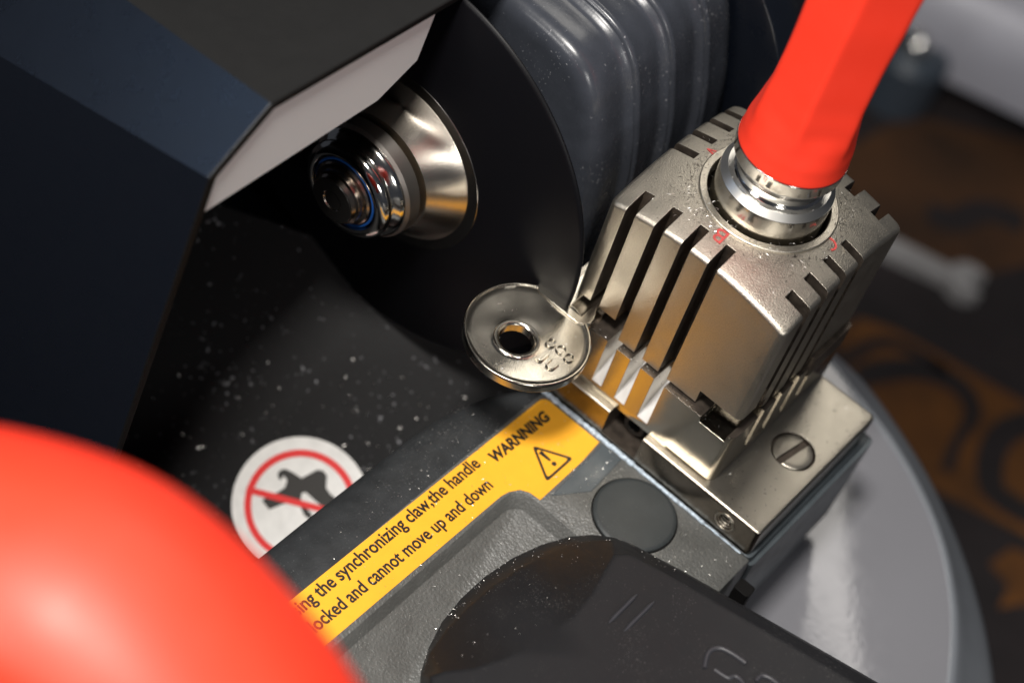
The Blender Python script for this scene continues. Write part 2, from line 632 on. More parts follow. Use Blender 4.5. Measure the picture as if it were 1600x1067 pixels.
# ================================================================ MACHINE BASE CASTING
bs = thing('machine_base', 'silver grey cast machine base with rounded raised rim at right', 'machine base', (4, 2, ZT))
inner_px = [(1290, 560), (1335, 615), (1400, 697), (1445, 770), (1474, 840), (1488, 910), (1491, 975), (1482, 1067), (1465, 1130)]
outer_px = [(1300, 545), (1365, 600), (1450, 705), (1500, 790), (1535, 870), (1558, 950), (1570, 1020), (1573, 1067), (1570, 1140)]
zi, zo = -7.6, -8.6
ip = smooth_path([onz(u_, v_, zi) for u_, v_ in inner_px], 5)
op = smooth_path([onz(u_, v_, zo) for u_, v_ in outer_px], 5)
n = min(len(ip), len(op))
ip, op = ip[:n], op[:n]
mb = MB()
# top sheet: slightly dished, fan to a spine line under the carriage
spine = [Vector((1.2, p.y * 0.75 - 2.0, zi - 0.25)) for p in ip]
rows = []
for i in range(n):
    a_, b_, c_ = spine[i], ip[i], op[i]
    row = []
    for k in range(7):
        t = k / 6
        q = a_.lerp(b_, t)
        q.z = zi - 0.25 * (1 - t ** 2)
        row.append(q)
    dv = (c_ - b_)
    row.append(b_ + dv * 0.06 + Vector((0, 0, 0.10)))
    row.append(b_ + dv * 0.14 + Vector((0, 0, 0.12)))
    row.append(b_ + dv * 0.3 + Vector((0, 0, 0.02)))
    row.append(b_ + dv * 0.6)
    row.append(b_ + dv * 0.85)
    row.append(c_)
    row.append(c_ + Vector((dv.x, dv.y, 0)).normalized() * 0.15 + Vector((0, 0, -0.5)))
    row.append(Vector((c_.x, c_.y, ZT + 0.03)))
    rows.append(row)
RC = onz(1335, 900, zi)
for row in rows:
    for q in row[:-1]:
        sd = ((q.x - RC.x) + (q.y - RC.y)) / 1.4142
        q.z -= 0.055 * sd * sd
m_ = len(rows[0])
fv = [p for r in rows for p in r]
ft, fr = [], []
for i in range(n - 1):
    for k in range(m_ - 1):
        q = [i * m_ + k, i * m_ + k + 1, (i + 1) * m_ + k + 1, (i + 1) * m_ + k]
        (ft if k < 6 else fr).append(q)
mb.add(fv, ft)
obj('base_deck', mb, BASE, bs, angle=60)
mb = MB()
mb.add(fv, fr)
obj('base_rim', mb, BASERIM, bs, angle=60)
mb = MB()
mb.box((-16, -13, ZT + 0.03), (2.6, 9, -9.6))
obj('pedestal', mb, BLACKDISC, bs)

# ================================================================ BLACK CHIP TRAY WITH NO-GLOVES STICKER
TN = Vector((0.30, -0.60, 0.74)).normalized()
TP = CAM + ray(470, 790) * 36.3
t1 = Vector((0, 0, 1)).cross(TN).normalized()
t2 = TN.cross(t1).normalized()
tr = thing('chip_tray', 'sloping black chip tray below the cutter, sprinkled with swarf', 'tray', tuple(TP))
mb = MB()
q = [TP + t1 * a_ + t2 * b_ for a_, b_ in ((-9, -7), (5, -7), (5, 4.9), (-9, 4.9))]
mb.prism(q, TN * -0.8)
obj('tray_panel', mb, TRAY, tr, angle=50)
ns = thing('no_gloves_sticker', 'round white sticker with red ring and slash over a black glove', 'sticker', tuple(TP))


def disc(c, r, n1, n2, seg=72):
    return [c + n1 * (r * math.cos(2 * math.pi * k / seg)) + n2 * (r * math.sin(2 * math.pi * k / seg)) for k in range(seg)]


mb = MB()
mb.prism(disc(TP + TN * 0.004, 1.31, t1, t2), TN * 0.006)
obj('paper_disc', mb, WHITE, ns)
mb = MB()
ro, ri = 1.07, 0.935
A = disc(TP + TN * 0.014, ro, t1, t2)
B = disc(TP + TN * 0.014, ri, t1, t2)
for k in range(72):
    k2 = (k + 1) % 72
    mb.prism([A[k], A[k2], B[k2], B[k]], TN * 0.004)
obj('red_ring', mb, REDINK, ns)
gl = [(500, 430), (515, 400), (560, 383), (620, 410), (700, 462), (760, 430), (830, 392), (880, 400), (912, 440), (905, 545), (945, 600), (1000, 640),
      (960, 700), (890, 720), (862, 690), (800, 640), (735, 580), (700, 590), (695, 650), (740, 710), (790, 765), (770, 810), (720, 770), (690, 700), (620, 660),
      (540, 680), (430, 725), (370, 650), (400, 622), (500, 580), (560, 540), (580, 480), (550, 440), (528, 480), (510, 470)]
mb = MB()
mb.prism([onplane(340 + x * 0.1874, 660 + y * 0.1874, TP + TN * 0.013, TN) for x, y in gl], TN * 0.003)
obj('glove_print', mb, INK, ns)
mb = MB()
pa, pb = onplane(385, 764, TP + TN * 0.022, TN), onplane(510, 797, TP + TN * 0.022, TN)
dd = (pb - pa).normalized()
mb.stroke([pa, pa + dd * 2.02], 0.125, TN, 0.004)
obj('red_slash', mb, REDINK, ns)

# ================================================================ CARRIAGE
ZC = -4.61
cg = thing('clamp_carriage', 'hammered grey cast carriage carrying the clamp and the yellow warning label', 'carriage', (2, -3, -7))
I_ = [(0.17, -14), (0.18, -8), (0.20, -5), (0.21, -2.8), (0.22, -2.2), (0.23, -1.5), (0.235, -0.95), (0.24, -0.6), (0.26, -0.40), (0.30, -0.33), (4.90, -0.33), (4.90, -14)]
O_ = [(-0.85, -14), (-0.84, -8), (-0.83, -5), (-0.80, -2.8), (-0.76, -2.2), (-0.62, -1.5), (-0.44, -0.95), (-0.20, -0.58), (0.05, -0.36), (0.28, -0.31), (4.93, -0.31), (4.93, -14)]
mb = MB()
rings = []
for s_ in range(9):
    t = s_ / 8 * math.pi / 2
    rings.append([(a[0] + (b[0] - a[0]) * math.sin(t), a[1] + (b[1] - a[1]) * math.sin(t), ZC - 0.40 * (1 - math.cos(t))) for a, b in zip(I_, O_)])
rings.append([(p[0], p[1], -7.2) for p in O_])
k_ = len(I_)
v = [p for r in rings for p in r]
f = [list(range(k_))]
for i in range(len(rings) - 1):
    for k in range(k_):
        k2 = (k + 1) % k_
        f.append([i * k_ + k, i * k_ + k2, (i + 1) * k_ + k2, (i + 1) * k_ + k])
f.append([(len(rings) - 1) * k_ + k for k in range(k_)])
mb.add(v, f)
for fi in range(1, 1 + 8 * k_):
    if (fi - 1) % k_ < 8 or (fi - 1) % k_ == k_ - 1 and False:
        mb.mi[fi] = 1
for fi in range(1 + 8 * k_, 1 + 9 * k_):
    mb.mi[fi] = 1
cut = MB()
# pocket with a little draft on its walls
lo = rrect(1.32, -13.5, 4.4, -2.34, 0.30, -4.92)
hi = rrect(1.20, -13.6, 4.5, -2.20, 0.38, -4.55)
nn = len(lo)
cut.add(lo + hi, [list(range(nn))[::-1], [nn + i for i in range(nn)]] + [[i, (i + 1) % nn, nn + (i + 1) % nn, nn + i] for i in range(nn)])
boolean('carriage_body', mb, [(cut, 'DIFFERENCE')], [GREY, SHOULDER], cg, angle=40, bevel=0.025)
mb = MB()
mb.rbox((0.22, -0.29, -7.2), (4.99, 3.75, -4.80), 0.12)
mb.rbox((0.30, -0.29, -4.80), (4.90, 3.55, -4.625), 0.08)
obj('rear_block', mb, GREYFLAT, cg)
# ledge strip beside the seam, flat smooth paint
mb = MB()
mb.prism([(1.66, -0.42, ZC + 0.002), (2.10, -0.42, ZC + 0.002), (2.16, -1.35, ZC + 0.002), (1.74, -1.95, ZC + 0.002)], (0, 0, 0.006))
obj('bare_paint_strip', mb, GREYFLAT, cg)
# sealing bead along the seam
mb = MB()
path, rad = [], []
for i in range(170):
    x = 0.22 + i * (4.5 / 169)
    path.append((x, -0.345 + 0.012 * noise.noise(Vector((x * 6, 0, 0))), ZC + 0.012))
    rad.append(max(0.006, (0.048 if x < 2.3 else 0.034 if x < 3.9 else 0.018) * (1 + 0.7 * noise.noise(Vector((x * 9, 3, 0))))))
mb.tube(path, rad, 8)
obj('seam_bead', mb, SEAL, cg, angle=70)
# plug
mb = MB()
mb.lathe([(-0.2, 0.74), (0.03, 0.74), (0.055, 0.71), (0.062, 0.66), (0.064, 0.3)], (2.98, -1.15, ZC), 'z', 72)
obj('round_plug', mb, CAPMAT, cg, angle=40)
mb = MB()
mb.tube([(2.98 + 0.755 * math.cos(k * 6.2832 / 80), -1.15 + 0.755 * math.sin(k * 6.2832 / 80), ZC) for k in range(80)], 0.014, 6, closed=True)
obj('plug_gap', mb, RIMBLACK, cg)
# black peg at the front corner
mb = MB()
c = onz(1163, 920, -4.75)
mb.rbox((c.x - 0.16, c.y - 0.12, -5.3), (c.x + 0.14, c.y + 0.14, -4.72), 0.05)
obj('black_peg', mb, RIMBLACK, cg)

# warning label
wl = thing('warning_label', 'yellow warning label with black lettering and exclamation triangle stuck on the carriage', 'label', (0.9, -3, ZC))
mb = MB()
zz = ZC + 0.003
pts = [(1.60, -0.43, zz), (0.46, -0.43, zz)]
for k in range(1, 6):
    a = math.radians(90 + 90 * k / 6)
    pts.append((0.46 + 0.15 * math.cos(a), -0.58 + 0.15 * math.sin(a), zz))
pts += [(0.31, -0.6, zz), (0.28, -2.0, zz), (0.22, -4.5, zz), (0.16, -7.6, zz), (1.10, -7.6, zz), (1.165, -2.62, zz), (1.20, -2.45, zz), (1.30, -2.27, zz),
        (1.45, -2.185, zz), (1.60, -2.17, zz), (1.67, -2.165, zz), (1.655, -1.0, zz)]
mb.prism(pts, (0, 0, 0.006))
obj('label_sheet', mb, YELLOW, wl)
zz = ZC + 0.0125
RD, UD = (0.0, 1.0, 0.0), (-1.0, 0.0, 0.0)


def line_on(name, body, p_start, p_end, h, bold, shear=0.0):
    a, b = Vector((p_start[0], p_start[1], zz)), Vector((p_end[0], p_end[1], zz))
    xd = (b - a)
    yd = Vector((-xd.y, xd.x, 0))
    text_on(name, body, a, xd, yd, xd.length, h, INK, wl, 0.003, bold, shear=shear)


line_on('lettering', 'using the synchronizing claw,the handle', (0.465, -6.95), (0.525, -2.40), 0.245, 0.021)
line_on('lettering', 'is locked and cannot move up and down', (0.85, -7.05), (0.955, -2.57), 0.245, 0.021)
line_on('lettering', 'WARNNING', (0.655, -2.20), (0.70, -0.72), 0.215, 0.042, 0.15)
# triangle
tri = [Vector((0.85, -1.41, zz)), Vector((1.51, -1.05, zz)), Vector((1.51, -1.80, zz))]


def rounded(poly, r, seg=5):
    out = []
    m = len(poly)
    for i in range(m):
        p, a, b = poly[i], poly[i - 1], poly[(i + 1) % m]
        p0 = p + (a - p).normalized() * r
        p1 = p + (b - p).normalized() * r
        for k in range(seg + 1):
            t = k / seg
            out.append(p0 * (1 - t) ** 2 + p * 2 * t * (1 - t) + p1 * t * t)
    return out


cen = (tri[0] + tri[1] + tri[2]) / 3
To = rounded(tri, 0.09)
Ti = [cen + (p - cen) * 0.79 for p in To]
mb = MB()
for i in range(len(To)):
    j = (i + 1) % len(To)
    mb.prism([To[i], To[j], Ti[j], Ti[i]], (0, 0, 0.003))
mb.prism([(1.03, -1.45, zz), (1.03, -1.365, zz), (1.27, -1.385, zz), (1.27, -1.43, zz)], (0, 0, 0.003))
mb.prism(disc(Vector((1.355, -1.408, zz)), 0.046, Vector((1, 0, 0)), Vector((0, 1, 0)), 20), (0, 0, 0.003))
obj('warning_triangle', mb, INK, wl)

def pillow(x0, y0, x1, y1, rc, z0, zfn, rf, m=0):
    """block with rounded plan corners, a rolled upper edge of radius rf and an upper face zfn(x, y)"""
    out = []
    base = rrect(x0, y0, x1, y1, rc, 0, (1, 1, 1, 1), 6)
    for i in range(len(base)):
        p, q = Vector(base[i]), Vector(base[(i + 1) % len(base)])
        nsub = max(1, int((q - p).length / 0.16))
        out += [p.lerp(q, k / nsub) for k in range(nsub)]
    c = Vector(((x0 + x1) / 2, (y0 + y1) / 2, 0))
    hw = min(x1 - x0, y1 - y0) / 2
    ins = [rf * (1 - math.cos(math.radians(a))) for a in (0, 15, 30, 45, 60, 75, 90)] + [rf + 0.12, rf + 0.3, 0.6, 0.9, 1.2, 1.5]
    ins = [e for e in ins if e < hw - 0.05]
    mb = MB()
    n = len(out)
    v = [Vector((p.x, p.y, z0)) for p in out]
    v += [Vector((p.x, p.y, zfn(p.x, p.y) - rf - 0.025)) for p in out]
    for e in ins:
        for p in out:
            sx = 1 - e / ((x1 - x0) / 2)
            sy = 1 - e / ((y1 - y0) / 2)
            x, y = c.x + (p.x - c.x) * sx, c.y + (p.y - c.y) * sy
            drop = rf - math.sqrt(max(0, rf * rf - (rf - e) ** 2)) if e < rf else 0.0
            v.append(Vector((x, y, zfn(x, y) - drop)))
    v.append(Vector((c.x, c.y, zfn(c.x, c.y))))
    f = [list(range(n))[::-1]]
    for i in range(len(ins) + 1):
        for k in range(n):
            k2 = (k + 1) % n
            f.append([i * n + k, i * n + k2, (i + 1) * n + k2, (i + 1) * n + k])
    L = (len(ins) + 1) * n
    for k in range(n):
        f.append([L + k, L + (k + 1) % n, len(v) - 1])
    return mb.add(v, f, m)


# ================================================================ CLAMP
kc = thing('key_clamp', 'satin nickel four sided key clamp with slotted jaws and a long red grip', 'key clamp', (1.8, 1.8, -4.61))
# base plate: two pieces left and right of the bolt gap, in one casting
mb = pillow(0.30, -0.29, 4.84, 3.45, 0.10, -4.60, lambda x, y: -3.93, 0.05)
cut = MB()
cut.box((1.50, -0.6, -4.52), (2.26, 1.1, -3.5))
cut.prism([(1.30, -0.6, -4.7), (1.55, -0.6, -4.52), (2.26, -0.6, -4.52), (2.26, -0.6, -4.53), (1.60, -0.6, -4.58)], (0, 0.5, 0))
cut2 = MB()
cut2.lathe([(-0.12, 0.41), (1, 0.41)], (4.23, 1.60, -3.93), 'z', 64, 1)
cut3 = MB()
cut3.lathe([(-0.6, 0.165), (0.7, 0.165)], (4.20, -0.29, -4.255), 'y', 40, 1)
cut4 = MB()
cut4.box((1.50, -0.6, -4.52), (2.26, 1.1, -3.5), 1)
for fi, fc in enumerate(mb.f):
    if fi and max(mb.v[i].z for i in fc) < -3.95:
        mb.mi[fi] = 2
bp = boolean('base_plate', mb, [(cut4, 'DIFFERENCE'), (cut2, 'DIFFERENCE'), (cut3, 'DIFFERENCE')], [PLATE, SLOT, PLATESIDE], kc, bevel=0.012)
# slotted screw
mb = MB()
mb.lathe([(-0.11, 0.375), (-0.02, 0.375), (0.0, 0.355), (0.002, 0.2)], (4.23, 1.60, -3.935), 'z', 64)
cut = MB()
a = Vector((0.16, 1.0, 0)).normalized()
b = Vector((a.y, -a.x, 0))
c = Vector((4.23, 1.60, -4.0))
cut.prism([c + a * 0.6 + b * 0.065, c + a * 0.6 - b * 0.065, c - a * 0.6 - b * 0.065, c - a * 0.6 + b * 0.065], (0, 0, 0.2), 1)
boolean('slotted_screw', mb, [(cut, 'DIFFERENCE')], [PLATE, SLOT], bp, bevel=0.008)
# threaded hole
mb = MB()
for i in range(6):
    yy = -0.30 + i * 0.06
    mb.tube([(4.20 + 0.155 * math.cos(t), yy + 0.06 * t / 6.283, -4.255 + 0.15 * math.sin(t)) for t in [k * 6.283 / 28 for k in range(29)]], 0.014, 6)
mb.tube([(4.20 + 0.185 * math.cos(k * 6.283 / 36), -0.292, -4.255 + 0.185 * math.sin(k * 6.283 / 36)) for k in range(36)], 0.016, 6, closed=True)
obj('threaded_hole', mb, PLATE, bp, angle=70)
# black socket bolt in the gap
mb = MB()
mb.lathe([(0.6, 0.25), (0.10, 0.25), (0.05, 0.21), (0.05, 0.13), (0.25, 0.12)], (1.90, 0.0, -4.24), 'y', 40)
mb.box((1.51, 0.45, -4.51), (2.25, 0.95, -3.96))
obj('socket_bolt', mb, BLACKST, bp)

# ---- lower jaw
mb = MB()
x0, x1, y0, y1 = -0.03, 3.62, -0.12, 3.62
mb.rbox((x0, y0, -3.935), (x1, y1, -2.665), 0.16, corners=(1, 1, 1, 1))
mb.mi[1] = 1
lug = MB()
lug.rbox((3.40, 2.2, -2.9), (3.66, 3.42, -2.38), 0.1, 1)
ops = []
c_ = MB()
for (a, b) in ((0.90, 1.11), (1.41, 1.63), (1.93, 2.15)):
    c_.prism([(a, y0 - 0.3, -3.745), (a, y0, -3.745), (a, 0.75, -3.20), (a, 0.75, -2.4), (a, y0 - 0.3, -2.4)], (b - a, 0, 0))
    c_.mi[-4] = 2
for (a, b) in ((0.66, 0.84), (1.20, 1.38), (1.74, 1.92), (2.28, 2.44)):
    c_.prism([(x1 + 0.3, a, -3.70), (x1, a, -3.70), (3.0, a, -2.4), (x1 + 0.3, a, -2.4)], (0, b - a, 0))
ops.append((c_, 'DIFFERENCE'))
c_ = MB()
c_.rbox((2.95, y0 - 0.4, -2.80), (3.50, 0.45, -2.3), 0.1)
ops.append((c_, 'DIFFERENCE'))
c_ = MB()
c_.prism([(2.62, y0 - 0.05, -3.97), (2.62, y0 - 0.05, -3.83), (2.62, y0 + 0.09, -3.97)], (1.2, 0, 0))
ops.append((c_, 'DIFFERENCE'))
c_ = MB()
c_.box((x0 - 0.2, 0.5, -2.75), (0.62, 4, -2.3))
ops.append((lug, 'UNION'))
lj = boolean('lower_jaw', mb, ops, [JAWLOW, SLOT, RAWCUT], kc, angle=30, bevel=0.012)
mb = MB()
mb.box((-0.02, 0.1, -2.68), (0.55, 3.4, -2.475))
obj('key_rest', mb, JAWLOW, lj)

# ---- upper jaw: square prism with a domed top, sixteen saw slots
DR, DC = 6.5, Vector((1.77, 1.77, -6.0))


def dome_z(x, y):
    return DC.z + math.sqrt(max(0.0, DR * DR - (x - DC.x) ** 2 - (y - DC.y) ** 2))




mb = pillow(-0.04, 0.0, 3.55, 3.58, 0.13, -2.60, dome_z, 0.07)
ops = []
c_ = MB()
for (a, b) in ((0.28, 0.47), (0.83, 1.02), (1.37, 1.55), (1.90, 2.09)):
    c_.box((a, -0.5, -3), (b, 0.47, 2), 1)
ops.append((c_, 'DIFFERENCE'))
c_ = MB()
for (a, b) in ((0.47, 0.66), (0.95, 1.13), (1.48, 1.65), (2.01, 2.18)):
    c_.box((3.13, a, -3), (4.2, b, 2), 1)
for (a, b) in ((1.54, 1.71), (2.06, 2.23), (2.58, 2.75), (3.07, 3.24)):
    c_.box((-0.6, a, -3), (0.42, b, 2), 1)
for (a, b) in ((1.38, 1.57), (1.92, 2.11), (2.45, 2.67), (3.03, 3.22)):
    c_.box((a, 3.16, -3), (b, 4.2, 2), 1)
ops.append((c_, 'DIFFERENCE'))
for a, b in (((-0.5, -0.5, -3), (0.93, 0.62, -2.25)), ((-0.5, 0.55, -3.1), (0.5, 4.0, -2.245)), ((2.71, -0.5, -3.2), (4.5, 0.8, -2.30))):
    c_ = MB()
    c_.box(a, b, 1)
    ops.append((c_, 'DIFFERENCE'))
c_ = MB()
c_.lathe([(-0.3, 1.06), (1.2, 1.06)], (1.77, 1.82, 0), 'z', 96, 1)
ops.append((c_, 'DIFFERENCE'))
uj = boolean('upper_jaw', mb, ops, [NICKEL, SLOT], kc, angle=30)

# red jaw letters, inlaid on the dome
def on_dome(p, z):
    return Vector((p.x, p.y, dome_z(p.x, p.y) + 0.003 + (0.008 if z > 0 else 0)))


for body, c, upd in (('A', (0.55, 1.90), (-1, 0, 0)), ('B', (1.72, 0.50), (0, -1, 0)), ('C', (3.02, 1.86), (1, 0, 0)), ('D', (1.8, 3.10), (0, 1, 0))):
    upv = Vector(upd)
    xd = Vector((upv.y, -upv.x, 0))
    hgt, wid = 0.27, 0.20
    org = Vector((c[0], c[1], 0)) - upv * hgt / 2 - xd * wid / 2
    text_on('jaw_letter', body, org, xd, upv, wid, hgt, REDPAINT, uj, 0.004, 0.002, fn=on_dome)

# collar ring and spindle
AX = (1.77, 1.82, 0)
mb = MB()
mb.lathe([(0.1, 1.06), (0.1, 1.18), (0.425, 1.18), (0.44, 1.165), (0.44, 1.055), (0.43, 1.045)], AX, 'z', 128, closed=True)
obj('collar_ring', mb, NICKEL, kc, angle=40)
mb = MB()
mb.lathe([(0.15, 0.965), (0.86, 0.965), (0.87, 0.963), (0.87, 0.8)], AX, 'z', 128)
obj('spindle_barrel', mb, SATCHROME, kc, angle=25)
mb = MB()
mb.lathe([(0.872, 0.8), (0.872, 0.962), (0.975, 0.862), (0.98, 0.6)], AX, 'z', 128)
obj('chamfer_band', mb, BAND, kc, angle=25)
mb = MB()
mb.lathe([(0.96, 0.78), (0.985, 0.77), (1.02, 0.735), (1.08, 0.73), (1.16, 0.75), (1.25, 0.80),
          (1.32, 0.86), (1.38, 0.895), (1.42, 0.905), (1.60, 0.91), (1.63, 0.925), (1.645, 0.92), (1.645, 0.5)], AX, 'z', 128)
obj('neck_collar', mb, CHROME, kc, angle=25)

# red grip: round foot, six soft flats above
mb = MB()
seg, rows = 96, 80
v, f = [], []
zA, zB = 1.655, 12.5
for i in range(rows + 1):
    z = zA + (zB - zA) * (i / rows) ** 1.25
    h = z - zA
    # silhouette radius
    keys = [(0, 0.915), (0.2, 0.895), (0.6, 0.86), (1.0, 0.828), (1.5, 0.80), (2.2, 0.795), (3.2, 0.82), (5.0, 0.90), (8, 1.05), (10.2, 1.1), (10.7, 0.9), (10.9, 0.3)]
    r = keys[-1][1]
    for (h0, r0), (h1, r1) in zip(keys, keys[1:]):
        if h0 <= h <= h1:
            t = (h - h0) / (h1 - h0)
            r = r0 + (r1 - r0) * (t * t * (3 - 2 * t))
            break
    wflat = min(1, max(0, (h - 0.28) / 0.75))
    wflat = wflat * wflat * (3 - 2 * wflat)
    for k in range(seg):
        t = 2 * math.pi * k / seg
        ph = (t + math.radians(12)) % (math.pi / 3) - math.pi / 6
        poly = 0.915 / math.cos(ph)
        poly = min(poly, 1.04)
        rr = r * ((1 - wflat) + wflat * poly)
        v.append((AX[0] + rr * math.cos(t), AX[1] + rr * math.sin(t), z))
for i in range(rows):
    for k in range(seg):
        k2 = (k + 1) % seg
        f.append([i * seg + k, i * seg + k2, (i + 1) * seg + k2, (i + 1) * seg + k])
f.append(list(range(seg))[::-1])
f.append([rows * seg + k for k in range(seg)])
mb.add(v, f)
obj('red_grip', mb, RED, kc, angle=60)

# ================================================================ KEY
ky = thing('key', 'nickel plated key with round holed bow, gripped between the clamp jaws', 'key', (0.03, -1.38, -2.45))
KC = Vector((0.03, -1.38, 0))
zt, zb = -2.25, -2.45
mb = MB()
# bow: outer raised rim, dished face, ring round the hole (hole is off centre toward the back)
hc = Vector((-0.02, -1.60, 0))
seg = 96
prof = [(1.0, 1.06, zb), (1.0, 1.08, zb + 0.02), (1.0, 1.085, zt - 0.05), (1.0, 1.085, zt - 0.025), (1.0, 1.072, zt - 0.006), (1.0, 1.068, zt - 0.002), (1.0, 1.064, zt), (1.0, 1.042, zt), (1.0, 1.038, zt - 0.002), (1.0, 1.03, zt - 0.022)]
prof += [(1 - k / 10, 1.025 - 0.645 * k / 10, zt - 0.025) for k in range(0, 10)]
prof += [(0.0, 0.395, zt - 0.025), (0.0, 0.385, zt - 0.012), (0.0, 0.378, zt - 0.006), (0.0, 0.338, zt - 0.006), (0.0, 0.332, zt - 0.008), (0.0, 0.302, zt - 0.035), (0.0, 0.298, zt - 0.04), (0.0, 0.298, zb + 0.005), (0.0, 0.31, zb)]
v, f = [], []
for (wt, r, z) in prof:
    c = hc.lerp(KC, wt)
    for k in range(seg):
        t = 2 * math.pi * k / seg
        px_, py_ = c.x + r * math.cos(t), c.y + r * math.sin(t)
        dz = 0.034 * noise.noise(Vector((px_ * 1.5 + 4, py_ * 1.5, 1.7))) if abs(z - (zt - 0.025)) < 1e-6 and 0.02 < wt < 0.98 else 0.0
        v.append((px_, py_, z + dz))
for i in range(len(prof)):
    j = (i + 1) % len(prof)
    for k in range(seg):
        k2 = (k + 1) % seg
        f.append([i * seg + k, i * seg + k2, j * seg + k2, j * seg + k])
mb.add(v, f)
obj('bow', mb, KEYMETAL, ky, angle=35)
mb = MB()
neck = [(-0.45, -0.55), (0.45, -0.55), (0.60, -0.40), (0.57, -0.25), (0.46, -0.05), (0.42, 0.10), (0.42, 3.1), (0.2, 3.35), (-0.2, 3.35), (-0.31, 3.1), (-0.31, 1.9), (-0.22, 1.7),
        (-0.31, 1.5), (-0.31, 0.55), (-0.34, 0.43), (-0.34, 0.26), (-0.41, 0.19), (-0.47, 0.21), (-0.55, 0.16), (-0.56, 0.07), (-0.46, -0.14), (-0.47, -0.27), (-0.53, -0.43)]
mb.prism([(x, y, zb + 0.005) for x, y in neck], (0, 0, zt + 0.004 - zb - 0.005))
c_ = MB()
for (xa, xb, ya) in ((-0.36, -0.17, -0.30), (0.13, 0.40, -0.42)):
    # milled grooves with a scooped start
    c_.prism([(xa, ya, zt + 0.05), (xa, ya + 0.02, zt - 0.005), (xa, ya + 0.18, zt - 0.05), (xa, ya + 0.42, zt - 0.09), (xa, 4, zt - 0.095), (xa, 4, zt + 0.05)], (xb - xa, 0, 0))
boolean('blade', mb, [(c_, 'DIFFERENCE')], KEYMETAL, ky, bevel=0.012)
zk = zt - 0.016
for body, pc, w_, h_ in (('O', (861.4, 535.5), 0.17, 0.21), ('C', (876, 545), 0.16, 0.20), ('O', (889.5, 558.7), 0.17, 0.21), ('J', (849.5, 555), 0.12, 0.20), ('U', (862.5, 569), 0.17, 0.21)):
    c = onz(pc[0], pc[1], zk)
    text_on('stamped_letter', body, (c.x - w_ / 2, c.y - h_ / 2, zk), (1, 0, 0), (0, 1, 0), w_, h_, KEYMETAL, ky, 0.05, -0.012)

# ================================================================ BLACK LEVER HANDLE
lv = thing('black_lever_handle', 'broad black plastic lever handle with rounded nose, lying over the carriage', 'handle', (4, -4, -4.9))


def topz(u, v):
    return -3.3 + 0.9 * max(0.0, min(1.0, ((u - 800) * 0.6 + (v - 850) * 0.75) / 520))


sil = [(690, 1190), (655, 1100), (657, 1052), (668, 1015), (690, 972), (720, 935), (757, 901), (800, 872), (845, 851), (890, 838), (925, 835), (958, 839), (990, 851), (1020, 867),
       (1060, 888), (1120, 922), (1180, 956), (1240, 990), (1310, 1030), (1372, 1066), (1480, 1128), (1560, 1175)]
inn = [(700, 1190), (672, 1100), (672, 1056), (690, 1050), (742, 1044), (790, 1028), (830, 1010), (865, 988), (898, 962), (926, 928), (945, 893), (960, 866), (985, 866), (1010, 880),
       (1050, 902), (1110, 936), (1170, 971), (1230, 1005), (1300, 1046), (1362, 1082), (1470, 1143), (1550, 1190)]
low = [onz(u_, v_, -4.55) for u_, v_ in sil]
mid = [onz(u_, v_, -3.9 if i < 13 else topz(u_, v_) - 0.15) for i, (u_, v_) in enumerate([(s[0] * 0.85 + q[0] * 0.15, s[1] * 0.85 + q[1] * 0.15) for s, q in zip(sil, inn)])]
top = [onz(u_, v_, topz(u_, v_)) for u_, v_ in inn]
k_ = len(sil)
cr = [onz(u_, v_, topz(u_, v_) + 0.06) for u_, v_ in ((935, 1030), (1010, 1072), (1080, 1112), (1200, 1180))]
mb = MB()
fl = [[i, i + 1, k_ + i + 1, k_ + i] for i in range(k_ - 1)] + [[k_ + i, k_ + i + 1, 2 * k_ + i + 1, 2 * k_ + i] for i in range(k_ - 1)]
c0 = 3 * k_
fl.append([2 * k_ + i for i in range(7, k_)] + [c0 + 3, c0 + 2, c0 + 1, c0])
fl.append([2 * k_ + i for i in range(0, 8)] + [c0, c0 + 1, c0 + 2, c0 + 3])
mb.add(low + mid + top + cr, fl)
obj('lever_shell', mb, BLACKTOP, lv, angle=22)


def on_top(u_, v_, dz=0.0):
    return onz(u_, v_, topz(u_, v_) + dz)


nn_ = (on_top(1200, 1000) - on_top(1000, 950)).cross(on_top(1000, 1040) - on_top(1000, 950)).normalized()
if nn_.z < 0:
    nn_ = -nn_
for (a, b) in (((951, 974), (995, 930)), ((975, 987), (1022, 941))):
    mb = MB()
    pa, pb = on_top(*a), on_top(*b)
    mb.tube([pa.lerp(pb, t / 6) + nn_ * 0.022 for t in range(7)], [0.012] + [0.036] * 5 + [0.012], 8)
    obj('raised_bar', mb, RAISEDPL, lv, angle=70)
mb = MB()
pl = smooth_path([on_top(1100, 1046), on_top(1106, 1022), on_top(1122, 1014), on_top(1142, 1022), on_top(1165, 1038)])
mb.tube([p + nn_ * 0.03 for p in pl], 0.045, 8)
pl = smooth_path([on_top(1116, 1048), on_top(1128, 1056), on_top(1138, 1061), on_top(1148, 1058), on_top(1158, 1066), on_top(1163, 1078)])
mb.tube([p + nn_ * 0.03 for p in pl], 0.042, 8)
pl = smooth_path([on_top(1180, 1066), on_top(1190, 1057), on_top(1204, 1062), on_top(1216, 1072)])
mb.tube([p + nn_ * 0.03 for p in pl], 0.042, 8)
obj('raised_logo', mb, RAISEDPL, lv, angle=70)

